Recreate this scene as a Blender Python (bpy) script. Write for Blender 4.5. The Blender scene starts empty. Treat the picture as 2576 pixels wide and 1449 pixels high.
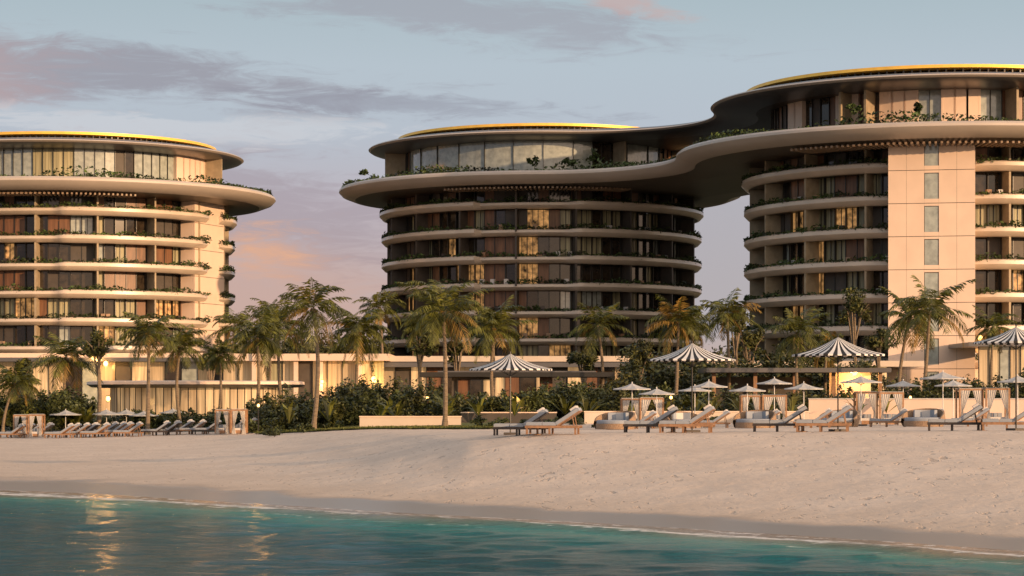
import bpy, math, random
import numpy as np
from mathutils import Vector, Matrix
random.seed(7); np.random.seed(7)
rng=np.random.default_rng(11)
F=5700.0; CX=1288.0; HY=1000.0; HC=3.2
def WX(px,D): return (px-CX)*D/F
def WZ(py,D): return HC+(HY-py)*D/F
SC=bpy.context.scene
R=math.radians
# ------------------------------------------------------------------ materials
def nodes(m):
    m.use_nodes=True
    return m.node_tree.nodes, m.node_tree.links
def mat(name,col,rough=.6,metal=0,var=.15,scale=1.5,bump=0.0,bscale=8,spec=.5,stretch=None,coat=0,island=0,transl=0,emit=None,estr=0):
    m=bpy.data.materials.new(name); n,l=nodes(m)
    b=n['Principled BSDF']; b.inputs['Roughness'].default_value=rough; b.inputs['Metallic'].default_value=metal
    b.inputs['Specular IOR Level'].default_value=spec; b.inputs['Coat Weight'].default_value=coat
    tc=n.new('ShaderNodeTexCoord'); mp=n.new('ShaderNodeMapping'); l.new(tc.outputs['Object'],mp.inputs[0])
    if stretch: mp.inputs['Scale'].default_value=stretch
    nz=n.new('ShaderNodeTexNoise'); nz.inputs['Scale'].default_value=scale; nz.inputs['Detail'].default_value=3
    l.new(mp.outputs[0],nz.inputs['Vector'])
    mr=n.new('ShaderNodeMapRange'); mr.inputs[1].default_value=.3; mr.inputs[2].default_value=.7
    mr.inputs[3].default_value=1-var; mr.inputs[4].default_value=1+var
    l.new(nz.outputs['Fac'],mr.inputs[0])
    val=mr.outputs[0]
    if island:
        g=n.new('ShaderNodeNewGeometry'); m2=n.new('ShaderNodeMapRange'); m2.inputs[3].default_value=1-island; m2.inputs[4].default_value=1+island
        l.new(g.outputs['Random Per Island'],m2.inputs[0]); mu=n.new('ShaderNodeMath'); mu.operation='MULTIPLY'
        l.new(val,mu.inputs[0]); l.new(m2.outputs[0],mu.inputs[1]); val=mu.outputs[0]
    vm=n.new('ShaderNodeVectorMath'); vm.operation='SCALE'; vm.inputs[0].default_value=col[:3]; l.new(val,vm.inputs['Scale'])
    l.new(vm.outputs[0],b.inputs['Base Color'])
    if bump:
        n2=n.new('ShaderNodeTexNoise'); n2.inputs['Scale'].default_value=bscale; n2.inputs['Detail'].default_value=4
        l.new(mp.outputs[0],n2.inputs['Vector'])
        bp=n.new('ShaderNodeBump'); bp.inputs['Strength'].default_value=bump; bp.inputs['Distance'].default_value=.1
        l.new(n2.outputs['Fac'],bp.inputs['Height']); l.new(bp.outputs[0],b.inputs['Normal'])
    if transl:
        t=n.new('ShaderNodeBsdfTranslucent'); mx=n.new('ShaderNodeMixShader'); mx.inputs[0].default_value=transl
        l.new(vm.outputs[0],t.inputs[0]); l.new(b.outputs[0],mx.inputs[1]); l.new(t.outputs[0],mx.inputs[2])
        l.new(mx.outputs[0],n['Material Output'].inputs[0])
    if emit:
        b.inputs['Emission Color'].default_value=(*emit,1)
        es=n.new('ShaderNodeMath'); es.operation='MULTIPLY'; es.inputs[1].default_value=estr; l.new(val,es.inputs[0]); l.new(es.outputs[0],b.inputs['Emission Strength'])
    return m
M={}
M['wall']=mat('plaster_wall',(.76,.58,.46),.5,var=.06,scale=.4,bump=.05)
M['band']=mat('balcony_fascia',(.60,.50,.41),.32,var=.07,scale=.5,bump=.03,coat=.25)
M['ring']=mat('disc_fascia',(.48,.415,.365),.36,var=.06,scale=.3)
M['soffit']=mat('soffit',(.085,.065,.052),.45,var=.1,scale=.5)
M['roof']=mat('roof_metal',(.13,.125,.13),.35,metal=.3,var=.1,scale=.3)
M['gold']=mat('gold_trim',(1.0,.58,.10),.4,metal=.35,var=.1)
M['slat']=mat('slat_wood',(.26,.18,.12),.5)
M['glassd']=mat('dark_glass',(.030,.021,.013),.08,var=.6,spec=.55)
M['glassl']=mat('pale_glass',(.33,.36,.33),.1,var=.25,spec=.8,coat=.3)
M['curtain']=mat('window_curtain',(.33,.30,.18),.6,var=.45,scale=1,stretch=(5,5,.15),coat=.25)
M['curtaing']=mat('podium_curtain',(.45,.35,.23),.6,var=.35,scale=1,stretch=(5,5,.15),coat=.25,emit=(1,.55,.22),estr=.09)
M['glow']=mat('lit_curtain',(.45,.35,.23),.6,var=.5,scale=1,stretch=(3,3,.25),coat=.25,emit=(1,.58,.24),estr=.28)
M['wood']=mat('wood_panel',(.17,.08,.04),.45,var=.35,scale=1,stretch=(3,3,.4))
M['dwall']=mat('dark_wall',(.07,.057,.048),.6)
M['fin']=mat('party_wall',(.34,.27,.18),.6)
M['frame']=mat('window_frame',(.022,.02,.018),.4,var=.05)
M['lit']=mat('lit_window',(.35,.20,.09),.6,emit=(1,.50,.16),estr=.22,var=.95,scale=1.6)
M['bulb']=mat('lamp_glow',(1,.7,.3),.5,emit=(1,.56,.16),estr=4.5)
M['black']=mat('black_fabric',(.012,.012,.014),.8)
M['white']=mat('white_fabric',(.72,.70,.68),.8,var=.04)
M['umb']=mat('umbrella_canvas',(.50,.50,.50),.85,var=.07,transl=.15)
M['curt']=mat('sheer_curtain',(.66,.63,.60),.8,var=.08,transl=.3)
M['teak']=mat('teak_wood',(.30,.165,.09),.5,var=.25,scale=6)
M['dteak']=mat('dark_wood',(.05,.036,.03),.5,var=.25,scale=6)
M['cush']=mat('lounger_cushion',(.29,.32,.37),.85,var=.08,scale=4)
M['cushl']=mat('pale_cushion',(.55,.52,.5),.85,var=.08,scale=4)
M['rattan']=mat('rattan',(.30,.20,.13),.7,var=.3,scale=25,bump=.5,bscale=30)
M['bark']=mat('palm_bark',(.20,.15,.10),.85,var=.3,scale=3,stretch=(1,1,5),bump=.5)
M['palm']=mat('palm_leaf',(.108,.112,.020),.42,var=.5,scale=.8,island=.55,transl=.25)
M['palm2']=mat('palm_leaf_dry',(.24,.15,.035),.55,var=.4,scale=.8,island=.4,transl=.25)
M['leaf']=mat('shrub_leaf',(.050,.062,.018),.55,var=.6,scale=.4,island=.65)
M['leafd']=mat('tree_leaf',(.066,.070,.019),.55,var=.5,scale=.35,island=.6)
M['planter']=mat('planter_leaf',(.040,.065,.015),.6,var=.8,scale=.25,island=.65)
M['lawn']=mat('lawn_grass',(.12,.13,.03),.9,var=.35,scale=2,bump=.6,bscale=20)
# ------------------------------------------------------------------ mesh building
class MB:
    def __init__(s): s.v=[]; s.f=[]; s.m=[]; s.mats=[]; s.qs=[]
    def mi(s,k):
        if k not in s.mats: s.mats.append(k)
        return s.mats.index(k)
    def face(s,pts,k):
        b=len(s.v); s.v+= [tuple(p) for p in pts]; s.f.append(tuple(range(b,b+len(pts)))); s.m.append(s.mi(k))
    def box(s,c,d,k,rz=0,ry=0):
        hx,hy,hz=d[0]/2,d[1]/2,d[2]/2
        Mx=Matrix.Translation(c)@Matrix.Rotation(rz,4,'Z')@Matrix.Rotation(ry,4,'Y')
        b=len(s.v)
        for x in(-hx,hx):
            for y in(-hy,hy):
                for z in(-hz,hz): s.v.append(tuple(Mx@Vector((x,y,z))))
        for q in((0,1,3,2),(4,6,7,5),(0,4,5,1),(2,3,7,6),(0,2,6,4),(1,5,7,3)):
            s.f.append(tuple(b+i for i in q)); s.m.append(s.mi(k))
    def grid(s,rows,mats,closed=False):
        b=len(s.v); nr=len(rows); nc=len(rows[0])
        for r in rows: s.v+=[tuple(p) for p in r]
        for i in range(nr if closed else nr-1):
            i2=(i+1)%nr
            for j in range(nc-1):
                k=mats[j] if isinstance(mats,list) else mats
                s.f.append((b+i*nc+j,b+i2*nc+j,b+i2*nc+j+1,b+i*nc+j+1)); s.m.append(s.mi(k))
    def tube(s,pts,rad,k,n=8):
        rows=[]
        for i,p in enumerate(pts):
            p=Vector(p); a=Vector(pts[max(i-1,0)]); c=Vector(pts[min(i+1,len(pts)-1)])
            t=(c-a).normalized(); u=t.cross(Vector((0,1,.01))).normalized(); w=t.cross(u)
            r=rad[i] if isinstance(rad,(list,tuple)) else rad
            rows.append([p+u*math.cos(2*math.pi*j/n)*r+w*math.sin(2*math.pi*j/n)*r for j in range(n+1)])
        s.grid(rows,k); s.face(rows[-1][:-1],k)
    def quads(s,arr,k):
        s.qs.append((np.asarray(arr,dtype=np.float32),s.mi(k)))
    def obj(s,name,parent=None,smooth=None,loc=None):
        me=bpy.data.meshes.new(name)
        nv=len(s.v); 
        vs=[np.array(s.v,dtype=np.float32).reshape(-1,3)]; 
        loops=[np.array([i for f in s.f for i in f],dtype=np.int32)]
        tot=[np.array([len(f) for f in s.f],dtype=np.int32)]; mm=[np.array(s.m,dtype=np.int32)]
        off=nv
        for a,k in s.qs:
            N=len(a); vs.append(a.reshape(-1,3)); loops.append(np.arange(off,off+4*N,dtype=np.int32)); off+=4*N
            tot.append(np.full(N,4,dtype=np.int32)); mm.append(np.full(N,k,dtype=np.int32))
        vs=np.concatenate(vs); loops=np.concatenate(loops); tot=np.concatenate(tot); mm=np.concatenate(mm)
        me.vertices.add(len(vs)); me.vertices.foreach_set('co',vs.ravel())
        me.loops.add(len(loops)); me.loops.foreach_set('vertex_index',loops)
        me.polygons.add(len(tot)); st=np.concatenate([[0],np.cumsum(tot)[:-1]]).astype(np.int32)
        me.polygons.foreach_set('loop_start',st); 
        me.polygons.foreach_set('material_index',mm)
        for k in s.mats: me.materials.append(M[k])
        me.update(calc_edges=True); me.validate()
        if smooth:
            me.shade_smooth(); me.set_sharp_from_angle(angle=R(smooth))
        else: me.shade_flat()
        o=bpy.data.objects.new(name,me); SC.collection.objects.link(o)
        if parent: o.parent=parent
        if loc: o.location=loc
        return o
def empty(name,loc=(0,0,0)):
    e=bpy.data.objects.new(name,None); e.location=loc; SC.collection.objects.link(e); e.empty_display_size=1
    return e
def leaves(P,size,flat=.5,asp=.5):
    N=len(P); n=rng.normal(size=(N,3)); n[:,2]=np.abs(n[:,2])+flat; n/=np.linalg.norm(n,axis=1)[:,None]
    t=np.cross(n,rng.normal(size=(N,3))); t/=np.linalg.norm(t,axis=1)[:,None]; b=np.cross(n,t)
    sz=(size*rng.uniform(.6,1.4,N))[:,None]
    t=t*sz; b=b*sz*asp
    return np.stack([P-t,P+b,P+t,P-b],axis=1)
def blob(c,r,n,clumps=10,cs=.38):
    cc=rng.normal(size=(clumps,3)); cc/=np.linalg.norm(cc,axis=1)[:,None]; cc*=rng.uniform(.25,.85,clumps)[:,None]
    idx=rng.integers(0,clumps,n); d=rng.normal(size=(n,3)); d/=np.linalg.norm(d,axis=1)[:,None]
    d*=(rng.uniform(0,1,n)**.45*cs*rng.uniform(.6,1.2,clumps)[idx])[:,None]
    P=cc[idx]+d
    return np.array(c)+P*np.array(r)
# ------------------------------------------------------------------ terrain
SHX=[-1500,-150,-60,-17,-7.6,.1,5.5,10.3,30,100,1500]
SHY=[400,150,106,77.5,68,59.5,53.3,47.3,25,-30,-600]
def g_raw(x,y):
    ys=np.interp(x,SHX,SHY)+.5*np.sin(x*.33)+.35*np.sin(x*.81+1); wet=ys+6+np.clip((-x-5)*.12,-1,3)
    cy=np.interp(x,[-60,-36,-18,-12,-6,-1.5,17,40,100],[175,160,150,135,108,81,76,78,80])
    cz=np.interp(x,[-60,-36,-18,-12,-6,-1.5,17,40],[.4,.33,.70,1.1,1.62,1.90,2.06,2.1])
    cy=np.maximum(cy,wet+8)
    by=np.maximum(cy+25,132); bz=np.interp(x,[-36,-18,-8,7,27,40],[.75,.95,1.3,1.42,1.64,1.7])
    z=np.zeros_like(x)
    K=[(ys-60,-4.),(ys-12,-1.0),(ys-5,-.24),(ys,0.),(wet,.16)]
    kn=[k[0] for k in K]+[cy,by,by+60]; kz=[k[1]+0*x for k in K]+[cz,bz,1.8+0*x]
    z=np.where(y<kn[0],-4,1.8+0*x)
    for i in range(len(kn)-1):
        t=(y-kn[i])/(kn[i+1]-kn[i]); z=np.where((t>=0)&(t<1),kz[i]+(kz[i+1]-kz[i])*t,z)
    return z
def ground(x,y):
    x=np.asarray(x,float); y=np.asarray(y,float); z=0
    for dx,dy in((0,0),(-1.5,0),(1.5,0),(0,1.5),(0,-1.5),(-3,1),(3,-1)): z=z+g_raw(x+dx,y+dy)
    return z/7
def gz(x,y): return float(ground(np.array([x]),np.array([y]))[0])
def vnoise(x,y,s,seed):
    r=np.random.default_rng(seed); z=0
    for i in range(7):
        a=r.uniform(0,6.28); k=s*r.uniform(.6,1.6); z=z+np.sin((x*np.cos(a)+y*np.sin(a))*k+r.uniform(0,6.28)+1.3*np.sin((x*np.sin(a)-y*np.cos(a))*k*.7))
    return z/7
def axis(lo,hi,st,ext,m=1.35):
    a=list(np.arange(lo,hi,st)); s=st
    L=[];v=lo
    while v>-ext: s*=m; v-=s; L.append(v)
    s=st;v=a[-1];U=[]
    while v<ext: s*=m; v+=s; U.append(v)
    return np.array(L[::-1]+a+U)
def sheet(name,xs,ys,zf,material,attr=None):
    X,Y=np.meshgrid(xs,ys,indexing='ij'); Z=zf(X,Y)
    nx,ny=X.shape; V=np.stack([X,Y,Z],-1).reshape(-1,3).astype(np.float32)
    i=np.arange(nx-1)[:,None]*ny+np.arange(ny-1)[None,:]
    Q=np.stack([i,i+ny,i+ny+1,i+1],-1).reshape(-1).astype(np.int32); nf=len(Q)//4
    me=bpy.data.meshes.new(name); me.vertices.add(len(V)); me.vertices.foreach_set('co',V.ravel())
    me.loops.add(len(Q)); me.loops.foreach_set('vertex_index',Q); me.polygons.add(nf)
    me.polygons.foreach_set('loop_start',np.arange(0,4*nf,4,dtype=np.int32))
    me.update(calc_edges=True); me.shade_smooth()
    if attr:
        for an,fn in attr.items():
            a=me.attributes.new(an,'FLOAT','POINT'); a.data.foreach_set('value',fn(X,Y).ravel().astype(np.float32))
    me.materials.append(material)
    o=bpy.data.objects.new(name,me); SC.collection.objects.link(o); return o
def math_n(n,l,op,a,b=None,c=None):
    q=n.new('ShaderNodeMath'); q.operation=op
    for i,v in enumerate((a,b,c)):
        if v is None: continue
        if isinstance(v,(int,float)): q.inputs[i].default_value=v
        else: l.new(v,q.inputs[i])
    return q.outputs[0]
def mixc(n,l,f,a,b):
    q=n.new('ShaderNodeMix'); q.data_type='RGBA'
    for s,v in((q.inputs[0],f),(q.inputs[6],a),(q.inputs[7],b)):
        if isinstance(v,(int,float)): s.default_value=v
        elif isinstance(v,tuple): s.default_value=(*v,1)
        else: l.new(v,s)
    return q.outputs[2]
def smooth(n,l,v,a,b,c=0.,d=1.):
    q=n.new('ShaderNodeMapRange'); q.interpolation_type='SMOOTHSTEP'; l.new(v,q.inputs[0])
    for i,x in enumerate((a,b,c,d)): q.inputs[i+1].default_value=x
    return q.outputs[0]
def tnoise(n,l,vec,scale,detail=4,rough=.5,dist=0):
    q=n.new('ShaderNodeTexNoise'); q.inputs['Scale'].default_value=scale; q.inputs['Detail'].default_value=detail
    q.inputs['Roughness'].default_value=rough; q.inputs['Distortion'].default_value=dist; l.new(vec,q.inputs['Vector']); return q.outputs['Fac']
# sand
ms=bpy.data.materials.new('beach_sand'); n,l=nodes(ms); b=n['Principled BSDF']
tc=n.new('ShaderNodeTexCoord'); P=tc.outputs['Object']; sp=n.new('ShaderNodeSeparateXYZ'); l.new(P,sp.inputs[0])
n1=tnoise(n,l,P,.35,4); n2=tnoise(n,l,P,3,5,.6); n3=tnoise(n,l,P,1.1,3,.6,.4)
mq=n.new('ShaderNodeMapping'); mq.inputs['Scale'].default_value=(1,.42,1); l.new(P,mq.inputs[0]); n4=tnoise(n,l,mq.outputs[0],3.4,3,.55,.5)
dry=mixc(n,l,smooth(n,l,n1,.3,.7),(.60,.485,.395),(.68,.555,.455))
dry=mixc(n,l,smooth(n,l,n2,.45,.7,0,.22),dry,(.38,.30,.24))
pit=smooth(n,l,n4,.60,.68)
pf=smooth(n,l,n1,.40,.56); pit=math_n(n,l,'MULTIPLY',pit,pf)
dry=mixc(n,l,math_n(n,l,'MULTIPLY',pit,.5),dry,(.27,.21,.17))
zz=math_n(n,l,'ADD',sp.outputs[2],math_n(n,l,'MULTIPLY',math_n(n,l,'SUBTRACT',n1,.5),.14))
wet=smooth(n,l,zz,.10,.18,1,0)
damp=smooth(n,l,zz,.15,.5,.5,0)
c=mixc(n,l,damp,dry,(.47,.36,.27)); c=mixc(n,l,wet,c,(.29,.21,.145))
ga=n.new('ShaderNodeAttribute'); ga.attribute_name='garden'
gf=smooth(n,l,math_n(n,l,'ADD',ga.outputs['Fac'],math_n(n,l,'MULTIPLY',math_n(n,l,'SUBTRACT',n3,.5),.5)),.45,.55)
c=mixc(n,l,gf,c,(.05,.055,.025)); l.new(c,b.inputs['Base Color'])
l.new(smooth(n,l,wet,0,1,.9,.28),b.inputs['Roughness'])
h=math_n(n,l,'ADD',math_n(n,l,'MULTIPLY',n3,.35),math_n(n,l,'MULTIPLY',n2,.4)); h=math_n(n,l,'SUBTRACT',h,math_n(n,l,'MULTIPLY',pit,.5))
bp=n.new('ShaderNodeBump'); bp.inputs['Distance'].default_value=.12
l.new(smooth(n,l,wet,0,1,.6,.02),bp.inputs['Strength']); l.new(h,bp.inputs['Height']); l.new(bp.outputs[0],b.inputs['Normal'])
def gdisp(x,y):
    z=ground(x,y); a=np.clip((z-.2)*.10,0,.025)
    return z+a*vnoise(x,y,1.7,3)+a*.8*vnoise(x,y,4,5)
def garden(x,y):
    u=x/np.maximum(y,1)
    lim=np.interp(u,[-.25,-.1,0,.03,.25],[178,158,138,150,170])
    return np.clip((y-lim)/6+.5,0,1)
sheet('beach_ground',axis(-45,36,.33,5000),axis(36,190,.36,6000),gdisp,ms,{'garden':garden})
# water
mw=bpy.data.materials.new('sea_water'); n,l=nodes(mw); b=n['Principled BSDF']
tc=n.new('ShaderNodeTexCoord'); P=tc.outputs['Object']
at=n.new('ShaderNodeAttribute'); at.attribute_name='depth'; dp=at.outputs['Fac']
nb=tnoise(n,l,P,.14,3); nm=tnoise(n,l,P,.55,4,.6,.6)
mf=n.new('ShaderNodeMapping'); mf.inputs['Rotation'].default_value=(0,0,.85); mf.inputs['Scale'].default_value=(.6,1.6,1); l.new(P,mf.inputs[0])
nf=tnoise(n,l,mf.outputs[0],3.2,5,.74,.7)
rp=n.new('ShaderNodeValToRGB'); l.new(smooth(n,l,math_n(n,l,'ADD',dp,math_n(n,l,'MULTIPLY',math_n(n,l,'SUBTRACT',nb,.5),.25)),0,1.4),rp.inputs[0])
e=rp.color_ramp; e.elements[0].position=0; e.elements[0].color=(.27,.20,.14,1); e.elements[1].position=1; e.elements[1].color=(.004,.075,.10,1)
for p_,c_ in((.012,(.22,.18,.125,1)),(.035,(.12,.185,.14,1)),(.09,(.03,.23,.22,1)),(.32,(.008,.155,.175,1))):
    q=e.elements.new(p_); q.color=c_
dn=math_n(n,l,'ADD',dp,math_n(n,l,'MULTIPLY',math_n(n,l,'SUBTRACT',nm,.5),.16))
def gauss(v,c0,w): 
    d=math_n(n,l,'DIVIDE',math_n(n,l,'SUBTRACT',v,c0),w); return math_n(n,l,'EXPONENT',math_n(n,l,'MULTIPLY',math_n(n,l,'MULTIPLY',d,d),-1))
f1=gauss(dn,.012,.012); f2=gauss(dn,.10,.05); f3=gauss(dn,.24,.03)
ft=math_n(n,l,'MAXIMUM',math_n(n,l,'MAXIMUM',math_n(n,l,'MULTIPLY',f1,.75),math_n(n,l,'MULTIPLY',f2,.92)),math_n(n,l,'MULTIPLY',f3,.5))
foam=smooth(n,l,math_n(n,l,'ADD',ft,math_n(n,l,'MULTIPLY',math_n(n,l,'SUBTRACT',nf,.5),3.0)),.6,1.0,0,.9)
foam=math_n(n,l,'MULTIPLY',foam,smooth(n,l,ft,.05,.4))
c=mixc(n,l,foam,rp.outputs[0],(.82,.78,.74)); l.new(c,b.inputs['Base Color'])
b.inputs['IOR'].default_value=1.33; b.inputs['Specular IOR Level'].default_value=.24
l.new(smooth(n,l,foam,0,1,.13,.8),b.inputs['Roughness'])
mp=n.new('ShaderNodeMapping'); mp.inputs['Scale'].default_value=(.8,1.8,1); mp.inputs['Rotation'].default_value=(0,0,.35); l.new(P,mp.inputs[0])
w1=tnoise(n,l,mp.outputs[0],1.3,6,.62,.4); w2=tnoise(n,l,mp.outputs[0],7,3,.6)
bp=n.new('ShaderNodeBump'); bp.inputs['Distance'].default_value=.5; l.new(smooth(n,l,dp,0.02,.3,.06,1.),bp.inputs['Strength'])
l.new(math_n(n,l,'ADD',w1,math_n(n,l,'MULTIPLY',w2,.18)),bp.inputs['Height']); l.new(bp.outputs[0],b.inputs['Normal'])
def wz(x,y):
    g=-ground(x,y); d=np.clip(g,0,1); near=np.exp(-((x)**2+(y-55)**2)/9000)
    brk=.11*np.exp(-((g-.13-.04*vnoise(x,y,.5,9))/.04)**2)*np.clip(.5+.8*vnoise(x,y,.35,12),0,1)
    return ((.08*vnoise(x,y,1.1,21)+.04*vnoise(x,y,3.2,22))*np.clip(d*2.5,0,1)+brk)*near
sheet('sea_water',axis(-24,17,.17,5000),axis(34,90,.17,5000),wz,mw,{'depth':lambda x,y:-ground(x,y)})
# ------------------------------------------------------------------ towers
def ang(v): return math.atan2(v[1],v[0])
def circ(c,r,n=180):
    return [((c[0]+r*math.cos(a),c[1]+r*math.sin(a)),(math.cos(a),math.sin(a))) for a in [2*math.pi*i/n for i in range(n)]]
def joined(c1,R1,c2,R2,rf):
    c1=Vector(c1);c2=Vector(c2);e=(c2-c1);d=e.length;e/=d;p=Vector((-e.y,e.x))
    a=((R1+rf)**2-(R2+rf)**2+d*d)/(2*d);h=math.sqrt((R1+rf)**2-a*a)
    Fp=c1+e*a+p*h;Fm=c1+e*a-p*h;out=[]
    def arc(c,r,a0,a1,sgn,n):
        for i in range(n):
            t=a0+(a1-a0)*i/n; q=Vector((math.cos(t),math.sin(t))); out.append(((c.x+q.x*r,c.y+q.y*r),(q.x*sgn,q.y*sgn)))
    wr=lambda x:(x+math.pi)%(2*math.pi)-math.pi
    a0=ang(Fp-c1);a1=ang(Fm-c1)
    while a1<a0:a1+=2*math.pi
    arc(c1,R1,a0,a1,1,110)
    a0=ang(c1-Fm);arc(Fm,rf,a0,a0+wr(ang(c2-Fm)-a0),-1,30)
    a0=ang(Fm-c2);a1=ang(Fp-c2)
    while a1<a0:a1+=2*math.pi
    arc(c2,R2,a0,a1,1,110)
    a0=ang(c2-Fp);arc(Fp,rf,a0,a0+wr(ang(c1-Fp)-a0),-1,30)
    return out
def loft(mb,ol,prof,mats,z,capt='roof',capb='soffit'):
    rows=[[(p[0]+q[0]*o,p[1]+q[1]*o,z+dz) for o,dz in prof] for p,q in ol]
    mb.grid(rows,mats,closed=True)
    mb.face([r[0] for r in rows],capt); mb.face([r[-1] for r in rows][::-1],capb)
RP=[(-5.5,.55),(-1.0,.55),(-.35,.5),(-.05,.28),(0,.02),(-.45,-.45),(-1.7,-.92),(-2.1,-.95),(-6.5,-1.15)]
RM=['dwall','ring','ring','ring','ring','ring','ring','soffit']
TP=[(-3.6,.75),(-1.2,.42),(-.15,.14),(0,0),(-.3,-.2),(-1.8,-.5),(-5,-.62)]
TM=['roof','roof','ring','ring','roof','roof']
GP=[(-1.5,.36),(0,.33),(.05,.0),(-.5,-.12),(-1.5,-.12)]
def pol(c,r,th,z): t=R(th); return (c[0]+r*math.sin(t),c[1]-r*math.cos(t),z)
def roofpack(par,c,Rg,z,name):
    mb=MB(); loft(mb,circ(c,Rg,160),GP,['gold']*4,z)
    for i in range(150):
        t=i*2.4; mb.box(pol(c,Rg-.7,t,z-.32),(.14,.7,.42),'frame',rz=R(t))
    mb.obj('roof_trim',par,smooth=35)
def slats(mb,c,r,z,t0,t1,ln=3.0):
    t=t0
    while t<t1:
        mb.box(pol(c,r,t,z),(.22,ln,.22),'slat',rz=R(t)); t+=1.3
def tower(name,c,dz,bands,wall,roff,seed,pent,wside=None):
    rs=random.Random(seed); E=empty(name)
    Z=[26.4-3.3*k+dz for k in range(7)]; Rb=20.7; Rg=18.1
    mb=MB(); pl=MB()
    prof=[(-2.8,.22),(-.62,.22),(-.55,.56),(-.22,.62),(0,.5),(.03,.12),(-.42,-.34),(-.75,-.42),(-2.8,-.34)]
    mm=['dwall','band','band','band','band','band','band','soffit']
    def rof(t):
        return float(np.interp(t,[q[0] for q in roff],[q[1] for q in roff])), float(np.interp(t,[q[0] for q in roff],[q[2] for q in roff]))
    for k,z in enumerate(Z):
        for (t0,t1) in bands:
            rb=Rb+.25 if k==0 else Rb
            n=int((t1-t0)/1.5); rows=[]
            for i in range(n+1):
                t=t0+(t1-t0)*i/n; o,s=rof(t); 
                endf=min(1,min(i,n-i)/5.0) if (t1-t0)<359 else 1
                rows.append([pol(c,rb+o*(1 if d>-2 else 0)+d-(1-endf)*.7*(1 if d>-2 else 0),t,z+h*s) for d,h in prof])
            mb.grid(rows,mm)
            if t1-t0<359: mb.face(rows[0][::-1],'band'); mb.face(rows[-1],'band')
            N=int((t1-t0)*18); th=rng.uniform(t0,t1,N); dens=.5+.5*np.sin(th*.21+k*1.7+seed)+.35*np.sin(th*.9+k)
            keep=rng.uniform(0,1,N)<.6+.4*dens; th=th[keep]; dens=np.clip(dens[keep],0,1.3)
            ro=np.interp(th,[q[0] for q in roff],[q[1] for q in roff])
            rr=rb+ro-.02-rng.uniform(0,.85,len(th)); zz=z+.52+rng.uniform(-.14,.6,len(th))*(.4+dens*.7)
            P=np.stack([c[0]+rr*np.sin(np.radians(th)),c[1]-rr*np.cos(np.radians(th)),zz],1)
            pl.quads(leaves(P,.19),'planter')
    mb.obj('balcony_bands',E,smooth=35); pl.obj('balcony_planting',E)
    fa=MB()
    for k in range(7):
        z1=(Z[k-1]-.36) if k>0 else 28.6+dz; z0=Z[k]+.2
        t=-128.0; st=4.2; i=0; run='glassd'; left=0
        while t<128:
            if left<=0:
                w={'glassd':5,'curtain':1.6,'glassl':.6,'wood':1.4,'dwall':2.4,'lit':.9}
                if wside=='bright': w['curtain']=2.4; w['wood']=2.4; w['lit']=1.6; w['glassl']=.6
                if not wside and 5<t<70: w={'glassd':2.8,'curtain':4.6,'glassl':.9,'dwall':2.4,'lit':.5}
                if not wside and -70<t<5: w={'glassd':4.5,'curtain':1.2,'wood':2.0,'dwall':1.4,'lit':2.4}
                rs2=random.Random(seed*100+int((t+128)/st/2.5)); 
                run=rs2.choices(list(w),list(w.values()))[0] if rs.random()<.5 else rs.choices(list(w),list(w.values()))[0]
                left=rs.choice([1,1,2,2])
            if k==0: run=rs.choice(['glassd','glassd','wood','dwall'])
            r=Rg+(.25 if run in('dwall','wood') else 0)
            fa.face([pol(c,r,t,z0),pol(c,r,t+st,z0),pol(c,r,t+st,z1),pol(c,r,t,z1)],run)
            fa.box(pol(c,Rg+.12,t,(z0+z1)/2),(.09,.42,z1-z0),'frame',rz=R(t))
            if run in('curtain','glassl','lit'): fa.box(pol(c,Rg+.04,t+st/2,(z0+z1)/2),(.06,.1,z1-z0),'frame',rz=R(t+st/2))
            if i%5==seed%5: fa.box(pol(c,Rg+1.0,t+.8,(z0+z1)/2),(.22,2.0,z1-z0),'fin' if wside=='bright' else 'dwall',rz=R(t+.8))
            if rs.random()<.35 and k>0:
                tf=t+rs.uniform(0,4); fa.box(pol(c,Rg+1.2,tf,z0+.5),(.5,.5,.8),rs.choice(['rattan','cushl','teak','dteak']),rz=R(tf))
            t+=st; left-=1; i+=1
        fa.grid([[pol(c,Rg,a,z0),pol(c,Rg,a,z1)] for a in range(128,233,5)],'wall')
    fa.grid([[pol(c,Rg+1,a,0),pol(c,Rg+1,a,Z[6])] for a in range(0,365,5)],'wall')
    z0=30.0+dz; z1=34.65+dz; Rp=17.6; t=-128; 
    while t<128:
        k=next((q[2] for q in pent if q[0]<=t<q[1]),None) or rs.choice(['glassd','glassd','glassl','wood','dwall'])
        r=Rp+(.5 if k=='wall' else 0)
        fa.face([pol(c,r,t,z0),pol(c,r,t+4,z0),pol(c,r,t+4,z1),pol(c,r,t,z1)],k)
        if k=='wall': fa.box(pol(c,Rp+.25,t,(z0+z1)/2),(.2,.52,z1-z0),'wall',rz=R(t)); fa.box(pol(c,Rp+.25,t+4,(z0+z1)/2),(.2,.52,z1-z0),'wall',rz=R(t+4))
        elif wside or k!='glassl' or (int(t)//4)%3==0: fa.box(pol(c,Rp+.05,t,(z0+z1)/2),(.06,.2,z1-z0),'frame',rz=R(t))
        if rs.random()<.14 and k!='glassl': fa.box(pol(c,Rp+1.4,t+1.5,(z0+z1)/2),(.25,2.6,z1-z0),'fin',rz=R(t+1.5))
        t+=4
    fa.obj('facade',E)
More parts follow.
